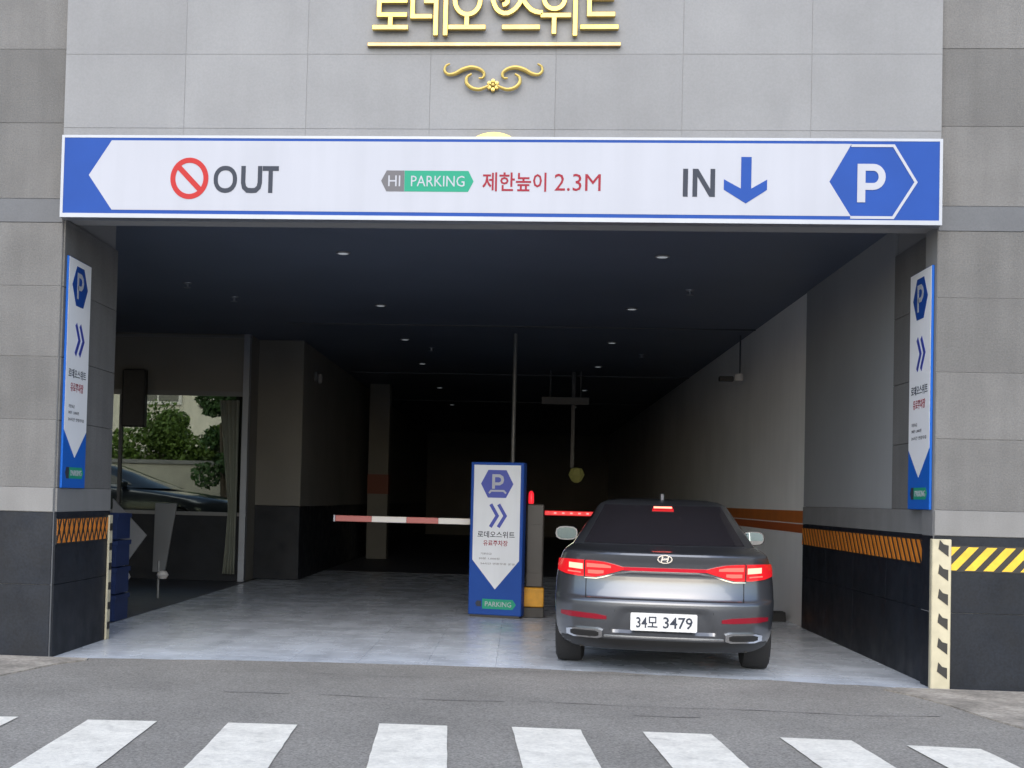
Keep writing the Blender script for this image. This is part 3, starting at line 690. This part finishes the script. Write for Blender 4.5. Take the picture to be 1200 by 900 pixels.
MB().lathe([(.0, -.06), (.05, -.05), (.08, 0), (.05, .05), (.0, .06)], (-4.76, 6.62, .32), 'z', 14).build('caster', M['barwhite'], t, smooth=True)
MB().tube([(-4.84, 6.7, .0), (-4.84, 6.7, .5)], .02, 8).build('leg', M['steel'], t)
t = thing('wall_monitor', 'black box fixed at the upper left of the glass bay', 'monitor', (-6.33, 10.5, 2.5))
MB().box(-6.52, -6.14, 10.38, 10.56, 2.48, 3.42).build('housing', M['black'], t, bevel=.02)
MB().box(-6.45, -6.21, 10.561, 10.584, 3.1, 3.3).build('bracket', M['trim'], t)
b = MB(); n = 28
L = []
for k in range(n):
    s = k/(n-1)
    L.append((-4.92+.32*s, 10.50+.035*math.sin(s*26)))
for zz, wd in ((2.95, 1), (1.8, .62), (1.2, .42), (.6, .5), (.12, .62)): b.v += [(-4.60-(-4.60-x)*wd, y, zz) for x, y in L]
for r_ in range(4): b.f += [(r_*n+i, r_*n+i+1, (r_+1)*n+i+1, (r_+1)*n+i) for i in range(n-1)]
cu = b.build('curtain', M['curtain'], smooth=True)
cu.modifiers.new('thickness', 'SOLIDIFY').thickness = .004
tag(cu, 'pale gathered curtain hanging inside by the right frame of the glass bay', 'curtain')

# ================================================================== THE CAR
RZ = [(.205, .20, 4.78, .80), (.25, .115, 4.85, .865), (.30, .070, 4.88, .895), (.36, .040, 4.90, .912), (.44, .018, 4.92, .922), (.52, .006, 4.93, .928), (.58, 0, 4.93, .931),
      (.620, 0.0, 4.925, .932), (.640, .014, 4.92, .932), (.655, .034, 4.92, .932), (.70, .048, 4.91, .931), (.78, .060, 4.86, .927), (.85, .062, 4.75, .918), (.875, .052, 4.68, .914),
      (.91, .046, 4.52, .906), (.95, .036, 4.22, .895), (.985, .020, 3.95, .882), (1.010, .012, 3.75, .872), (1.026, .022, 3.62, .862), (1.036, .060, 3.5, .852), (1.050, .20, 3.4, .838), (1.066, .42, 3.3, .818), (1.078, .62, 3.2, .79)]
GZ = [(1.04, .44, 3.78, .83), (1.10, .66, 3.60, .795), (1.18, .92, 3.36, .752), (1.26, 1.18, 3.12, .708), (1.34, 1.44, 2.90, .664), (1.40, 1.66, 2.72, .630), (1.44, 1.84, 2.6, .598), (1.468, 2.02, 2.5, .54), (1.485, 2.20, 2.42, .43), (1.492, 2.30, 2.36, .25)]
def table(T):
    zs = [t[0] for t in T]
    def f(z): return tuple(float(np.interp(z, zs, [t[i] for t in T])) for i in (1, 2, 3))
    return f
BF, GFn = table(RZ), table(GZ)
def rear_y(F, x, z, n=2.7, a=.62):
    yr, yf, w = F(z); a = min(a, (yf-yr)*.42); q = min(1, abs(x)/w)
    y = yr+a*(1-max(0, 1-q**n)**(1/n))
    if F is BF:                                  # plate recess in the bumper
        ax = abs(x); wd = .36+.10*max(0, min(1, (.56-z)/.2))
        sx = max(0, min(1, (wd-ax)/.05)); sz = max(0, min(1, (z-.365)/.02))*max(0, min(1, (.565-z)/.02))
        y += .028*sx*sz
    return y
def ringpts(F, z, n=2.7, a=.62, af=.9, nf=2.3, K=34, Kf=14):
    yr, yf, w = F(z); a2 = min(a, (yf-yr)*.42); af = min(af, (yf-yr)*.42)
    xs_ = [w*math.sin(math.pi/2*i/K) if i > K*.75 else w*.9239*(i/(K*.75)) for i in range(K+1)]
    half = [(x, rear_y(F, x, z, n, a)) for x in xs_]
    for i in range(1, 7): half.append((w, yr+a2+(yf-af-yr-a2)*i/7))
    for i in range(Kf+1):
        t_ = math.pi/2*(1-i/Kf); x = w*math.sin(t_)**(2/nf) if t_ > 0 else 0
        half.append((x, yf-af*(1-max(0, 1-(min(1, x/w))**nf)**(1/nf))))
    return half+[(-x, y) for x, y in half[-2:0:-1]]
def loft(F, zs):
    b = MB(); N = None
    for z in zs:
        r = ringpts(F, z); N = len(r); b.v += [(x, y, z) for x, y in r]
    for i in range(len(zs)-1): b.f += [(i*N+k, i*N+(k+1) % N, (i+1)*N+(k+1) % N, (i+1)*N+k) for k in range(N)]
    b.f += [tuple(range(N))[::-1], tuple((len(zs)-1)*N+k for k in range(N))]
    return b
def dens(T, k): 
    z = []
    for a, c in zip(T[:-1], T[1:]): z += [a[0]+(c[0]-a[0])*i/k for i in range(k)]
    return z+[T[-1][0]]
def make_car(label, group=None, loc=(0, 0, 0)):
    t = thing('car', label, 'car', (0, 0, 0))
    body = loft(BF, dens(RZ, 3)).build('body', M['carpaint'], t, smooth=True)
    # wheel arches are cut out of the body
    cut = MB()
    for yy in (1.08, 3.93): cut.lathe([(.372, -1.1), (.372, 1.1)], (0, yy, .34), 'x', 40)
    co = cut.build('cutter', None); bo = body.modifiers.new('arch', 'BOOLEAN'); bo.object = co; bo.operation = 'DIFFERENCE'; bo.solver = 'EXACT'
    bpy.context.view_layer.update()
    me = bpy.data.meshes.new_from_object(body.evaluated_get(bpy.context.evaluated_depsgraph_get()))
    body.modifiers.clear(); body.data = me; cm = co.data; bpy.data.objects.remove(co); bpy.data.meshes.remove(cm)
    if not me.materials: me.materials.append(M['carpaint'])
    MB().box(-.70, .70, .35, 4.6, .21, .6).build('underbody', M['carblack'], t)
    cab = loft(GFn, dens(GZ, 4)).build('cabin', M['carpaint'], t, smooth=True)
    # strips that lie on the rear surface
    def strip(name, m, st, off=.006, par=t, F=BF, rows=4, back=.02):
        b = MB(); n = len(st)
        den = []
        for (a, c) in zip(st[:-1], st[1:]):
            k = max(1, int(abs(c[0]-a[0])/.03)); den += [tuple(a[q]+(c[q]-a[q])*i/k for q in range(3)) for i in range(k)]
        st = den+[st[-1]]; n = len(st)
        def pt(x, z, o):
            e = .004; nx = (rear_y(F, x+e, z)-rear_y(F, x-e, z))/(2*e); nz = (rear_y(F, x, z+e)-rear_y(F, x, z-e))/(2*e)
            v = Vector((nx, -1, max(-1.5, min(1.5, nz)))).normalized(); return Vector((x, rear_y(F, x, z), z))+v*o
        for r_ in range(rows+1): b.v += [pt(x, a+(c-a)*r_/rows, off) for x, a, c in st]
        for r_ in range(rows): b.f += [(r_*n+i, r_*n+i+1, (r_+1)*n+i+1, (r_+1)*n+i) for i in range(n-1)]
        loop = [i for i in range(n)]+[r_*n+n-1 for r_ in range(1, rows+1)]+[rows*n+i for i in range(n-2, -1, -1)]+[r_*n for r_ in range(rows-1, 0, -1)]
        fx = [(i % n, i//n) for i in loop]; k0 = len(b.v)
        b.v += [pt(st[i][0], st[i][1]+(st[i][2]-st[i][1])*r_/rows, -back) for i, r_ in fx]
        m_ = len(loop); b.f += [(loop[i], loop[(i+1) % m_], k0+(i+1) % m_, k0+i) for i in range(m_)]
        return b.build(name, m, par, smooth=True)
    mir = lambda st, s: [(x*s, a, c) for x, a, c in st]
    for s in (1, -1):
        lp = strip('tail_light', M['taillight'], mir([(.335, .888, .907), (.42, .862, .930), (.50, .832, .946), (.58, .815, .953), (.72, .817, .957), (.82, .829, .957), (.895, .852, .948)], s), .012)
        strip('lamp_segment', M['tailbright'], mir([(.675, .878, .926), (.79, .884, .930)], s), .016, lp)
        strip('lamp_segment', M['tailmid'], mir([(.44, .898, .916), (.50, .898, .928), (.64, .898, .932)], s), .016, lp)
        strip('lamp_segment', M['tailmid'], mir([(.50, .855, .876), (.55, .842, .876), (.63, .844, .876)], s), .016, lp)
        strip('lamp_segment', M['tailmid'], mir([(.69, .842, .858), (.80, .852, .864)], s), .016, lp)
        strip('lamp_divider', M['carblack'], mir([(.655, .812, .957), (.663, .812, .957)], s), .0165, lp)
        strip('chrome_trim', M['chrome'], mir([(.28, .866, .876), (.40, .848, .858), (.50, .814, .824), (.56, .800, .809), (.66, .801, .808)], s), .010)
        strip('reflector', M['reflector'], mir([(.47, .470, .498), (.56, .468, .512), (.78, .475, .522), (.86, .486, .518)], s), .005)
        # exhaust finisher
        ex = strip('exhaust_tip', M['chrome'], mir([(.50, .325, .375), (.54, .312, .388), (.74, .312, .388), (.80, .33, .372)], s), .020)
        strip('exhaust_opening', M['carblack'], mir([(.53, .336, .364), (.56, .327, .374), (.73, .327, .374), (.765, .339, .364)], s), .0215, ex)
        strip('body_seam', M['seam'], mir([(.648, .64, .80), (.654, .64, .80)], s), .0012)
    strip('light_bar', M['tailbar'], [(-.345, .882, .910), (.345, .882, .910)], .010)
    strip('chrome_trim', M['chrome'], [(-.285, .866, .876), (.285, .866, .876)], .010)
    strip('body_seam', M['seam'], [(-.65, .640, .646), (.65, .640, .646)], .0012)
    strip('diffuser_trim', M['chrome'], [(-.49, .322, .334), (.49, .322, .334)], .008)
    strip('bumper_lower', M['carblack'], [(-.86, .212, .305), (.86, .212, .305)], .004)
    for s in (1, -1): strip('recess_edge', M['seam'], [(.445*s, .37, .375), (.40*s, .55, .562)], .002)
    # emblem
    yb = rear_y(BF, 0, .985)-.004; f_ = lambda u, v, d: (u, yb-d, v)
    e = MB(); e.ring(ell(0, .985, .062, .036, 28), ell(0, .985, .052, .028, 28), f_, 0, .008)
    e.stroke([(-.030, .962), (-.018, 1.008)], .011, f_, 0, .0075).stroke([(.018, .962), (.030, 1.008)], .011, f_, 0, .0075).stroke([(-.022, .982), (.022, .989)], .010, f_, 0, .007)
    e.build('emblem', M['chrome'], t)
    # number plate
    yp = min(rear_y(BF, 0, q) for q in (.385, .42, .46, .50, .52, .54))-.003; pf = lambda u, v, d: (u, yp-d, v)
    pp = MB().prism(rrect(-.272, .272, .388, .536, .012), pf, 0, .006).build('number_plate', M['plate'], t)
    text('34모', 'plate_letters', M['ink'], pp, pf, -.225, -.05, .412, .508, .0062, .0075, .015)
    text('3479', 'plate_letters', M['ink'], pp, pf, -.005, .235, .412, .508, .0062, .0075, .015)
    # windows
    def gpatch(name, m, z0, z1, u0, u1, off=.004):
        b = MB(); n, r_ = 22, 8
        for j in range(r_+1):
            z = z0+(z1-z0)*j/r_
            for i in range(n+1):
                hw = u0+(u1-u0)*j/r_; x = hw*(2*i/n-1)
                y = rear_y(GFn, x, z); b.v.append((x, y-off, z+off*.7))
        b.f = [(j*(n+1)+i, j*(n+1)+i+1, (j+1)*(n+1)+i+1, (j+1)*(n+1)+i) for j in range(r_) for i in range(n)]
        o = b.build(name, m, t, smooth=True); return o
    rwn = gpatch('rear_window', M['carglass'], 1.085, 1.425, .70, .55)
    strip('brake_light', M['tailbright'], [(-.085, 1.392, 1.408), (.085, 1.392, 1.408)], .012, rwn, GFn, 2, .005)
    strip('brake_light_glow', M['taillight'], [(-.10, 1.372, 1.391), (.10, 1.372, 1.391)], .011, rwn, GFn, 2, .005)
    for s in (1, -1):
        for ya, yb_ in ((1.55, 2.12), (2.17, 3.02)):
            b = MB(); n = 10
            for j in range(5):
                z = 1.10+.27*j/4
                yr_, yf_, w_ = GFn(z); a_ = min(.62, (yf_-yr_)*.42)
                for i in range(n+1):
                    sh = .75*j/4*.35
                    y = ya+(yb_-ya)*i/n; y = max(y, yr_+.36) if ya < 2 else min(y, yf_-.5)
                    q = max(0., min(1., (y-yr_)/a_)); x = w_*max(0, 1-(1-q)**2.7)**(1/2.7)
                    b.v.append((s*(x+.004), y, z))
            b.f = [(j*(n+1)+i, j*(n+1)+i+1, (j+1)*(n+1)+i+1, (j+1)*(n+1)+i) for j in range(4) for i in range(n)]
            b.build('side_window', M['carglass'], t, smooth=True)
        # door mirror
        mh = MB(); 
        mh.tube([(s*.80, 2.90, 1.06), (s*.90, 2.88, 1.08), (s*.94, 2.87, 1.10)], [.03, .025, .02], 8)
        for q in range(1): pass
        cx, cy, cz = (-.965 if s < 0 else .93), 2.88, 1.115; K = 12
        vs = []; fs = []
        prof = [(0.0, .30), (.03, .75), (.075, 1.0), (.12, .85), (.15, .40)]
        for d, k_s in prof:
            for i in range(K):
                a_ = 6.28318*i/K; vs.append((cx+.115*k_s*math.cos(a_) if k_s < .9 else cx+.115*math.cos(a_), cy-.05+d+0*k_s, cz+.075*k_s*math.sin(a_)))
        vs = [(cx+.118*math.copysign(abs(math.cos(6.28318*i/K))**.7, math.cos(6.28318*i/K))*ks, cy-.05+d, cz+.074*math.copysign(abs(math.sin(6.28318*i/K))**.7, math.sin(6.28318*i/K))*ks) for d, ks in ((0, .97 if s < 0 else .93), (.02, 1.0), (.07, .92), (.12, .62), (.14, .25)) for i in range(K)]
        for r_ in range(4): fs += [(r_*K+i, r_*K+(i+1) % K, (r_+1)*K+(i+1) % K, (r_+1)*K+i) for i in range(K)]
        fs += [tuple(range(K))[::-1], tuple(4*K+i for i in range(K))]
        mh.add(vs, fs); mo = mh.build('door_mirror', M['carpaint'], t, smooth=True)
        MB().prism([(cx+.100*math.copysign(abs(math.cos(R(30*i)))**.7, math.cos(R(30*i))), cz+.060*math.copysign(abs(math.sin(R(30*i)))**.7, math.sin(R(30*i)))) for i in range(12)],
                   lambda u, v, d, cx=cx, cz=cz, cy=cy: (u, cy-.055-d-(.0 if s < 0 else .30)*(v-cz), v), 0, .003).build('mirror_glass', M['mirror'], mo)
        MB().box(s*.925-.006, s*.925+.010, 2.35, 2.55, .86, .885).build('door_handle', M['chrome'], t, bevel=.004)
        MB().box(s*.9325-.001, s*.9325+.001, 2.155, 2.163, .36, .84).build('body_seam', M['seam'], t)
        for wy in (1.08, 3.93):
            sx = s*.815
            w = MB().lathe([(.215, -.118), (.30, -.122), (.335, -.105), (.342, -.06), (.342, .06), (.335, .105), (.30, .122), (.215, .118)], (sx, wy, .342), 'x', 40).build('wheel', M['tyre'], t, smooth=True)
            b = MB().lathe([(.212, -.10), (.214, .10)], (sx-s*.01, wy, .342), 'x', 32)
            b.lathe([(.05, .08), (.06, .112)] if s > 0 else [(.06, -.112), (.05, -.08)], (sx, wy, .342), 'x', 16)
            for k in range(10):
                a_ = R(36*k); c_, s_ = math.cos(a_), math.sin(a_); p0, p1 = .05, .212
                q = [(p0*c_-.016*s_, p0*s_+.016*c_), (p1*c_-.02*s_, p1*s_+.02*c_), (p1*c_+.02*s_, p1*s_-.02*c_), (p0*c_+.016*s_, p0*s_-.016*c_)]
                b.prism(q, lambda u, v, d, sx=sx, wy=wy: (sx+d*s, wy+u, .342+v), .098, .115)
            b.build('rim', M['rim'], w, smooth=True)
    fin = MB(); fin.prism([(2.15, 1.476), (2.42, 1.488), (2.24, 1.545), (2.18, 1.545)], lambda u, v, d: (d, u, v), -.02, .02).build('roof_aerial', M['carpaint'], t, bevel=.008)
    return t
car = make_car('dark grey saloon car with lit brake lights driving in at the right-hand lane')
car.location = (1.205, .02, 0); car.rotation_euler = (0, 0, R(-5))
car2 = tree_copy(car); car2.location = (-10.25, 14.5, .45); car2.rotation_euler = (0, 0, R(-91))
car2['label'] = 'dark parked car seen through the glass of the left bay'

# ================================================================== COURTYARD BEHIND THE GLASS
tag(MB().box(-24, -4.56, 10.9, 44, -.02, .45).build('courtyard', M['concrete']), kind='structure')
cb = thing('apartment_building', 'pale rendered building behind the shrubs, seen through the left glass', 'building', (-13, 33, 0))
MB().box(-22, -5.5, 33, 42, 0, 11).build('wall', M['render'], cb)
for fl in range(3):
    for i in range(6):
        x0 = -20.6+i*2.62; z0 = 1.0+fl*3.1+.3
        w = MB().ring([(x0-.1, z0-.1), (x0+1.5, z0-.1), (x0+1.5, z0+1.5), (x0-.1, z0+1.5)], [(x0, z0), (x0+1.4, z0), (x0+1.4, z0+1.4), (x0, z0+1.4)], fr_front(32.99), 0, .08).build('window', M['barwhite'], cb)
        MB().box(x0, x0+1.4, 32.96, 32.985, z0, z0+1.4).build('pane', M['glassdark'], w)
        MB().box(x0+.67, x0+.73, 32.93, 32.958, z0, z0+1.4).build('mullion', M['barwhite'], w)
MB().box(-22.2, -5.3, 32.8, 42.2, 11.01, 11.3).build('roof', M['roofing'], cb)
gw = thing('garden_wall', 'low pale wall in front of the shrubs, seen through the left glass', 'wall', (-11, 20, 0))
MB().box(-22, -5.2, 20, 20.2, .45, 2.08).build('wall_body', M['gardenwall'], gw); MB().box(-22, -5.15, 19.95, 20.25, 2.081, 2.17).build('coping', M['lband'], gw)
def shrub(name, label, x, y, h, rx, ry, z0, m, seed, nl=15000, trunk=.08):
    r = np.random.RandomState(seed); t = thing(name, label, 'shrub' if h < 5 else 'tree', (x, y, 0), 'greenery behind the left glass')
    b = MB(); tops = []
    for k in range(6):
        a = r.uniform(0, 6.28); e = (x+rx*.6*math.cos(a), y+ry*.6*math.sin(a), z0+(h-z0)*r.uniform(.4, .85))
        b.tube([(x, y, 0), (x+(e[0]-x)*.25, y+(e[1]-y)*.25, z0*.7), e], [trunk, trunk*.6, trunk*.15], 7)
    b.build('trunk', M['bark'], t)
    cl_ = [(x+r.uniform(-1, 1)*rx*.75, y+r.uniform(-1, 1)*ry*.75, z0+(h-z0)*(.12+.78*r.rand()), r.uniform(.3, .62)*min(rx, ry)) for _ in range(22)]
    b = MB()
    for i in range(nl):
        c = cl_[r.randint(len(cl_))]; v = r.normal(size=3); v /= np.linalg.norm(v)
        p = np.array(c[:3])+v*c[3]*r.rand()**.35*np.array([1, 1, .8])
        u = r.normal(size=3); u /= np.linalg.norm(u); w = np.cross(u, r.normal(size=3)); w /= np.linalg.norm(w); s = r.uniform(.035, .085)
        b.add([p-u*s, p+w*s*.5, p+u*s, p-w*s*.5], [(0, 1, 2, 3)])
    b.build('crown', m, t); return t
shrub('shrub', 'broad bright green shrub left of the others behind the glass', -9.9, 22.5, 3.7, 1.6, 1.2, .9, M['leaf'], 1)
shrub('shrub', 'bright green shrub in the middle behind the glass', -8.3, 22.2, 3.35, 1.5, 1.2, .9, M['leaf'], 2)
shrub('shrub', 'darker taller shrub on the right behind the glass', -7.0, 22.6, 3.9, 1.2, 1.1, 1.0, M['leaf2'], 3)
shrub('tree', 'slim dark tree standing near the right edge of the glass', -6.45, 18.3, 4.6, .6, .6, 1.3, M['leaf2'], 4, 6500, .14)
shrub('shrub', 'small green shrub at the left edge of the glass', -11.8, 22.4, 3.0, 1.2, 1.1, .8, M['leaf'], 5)
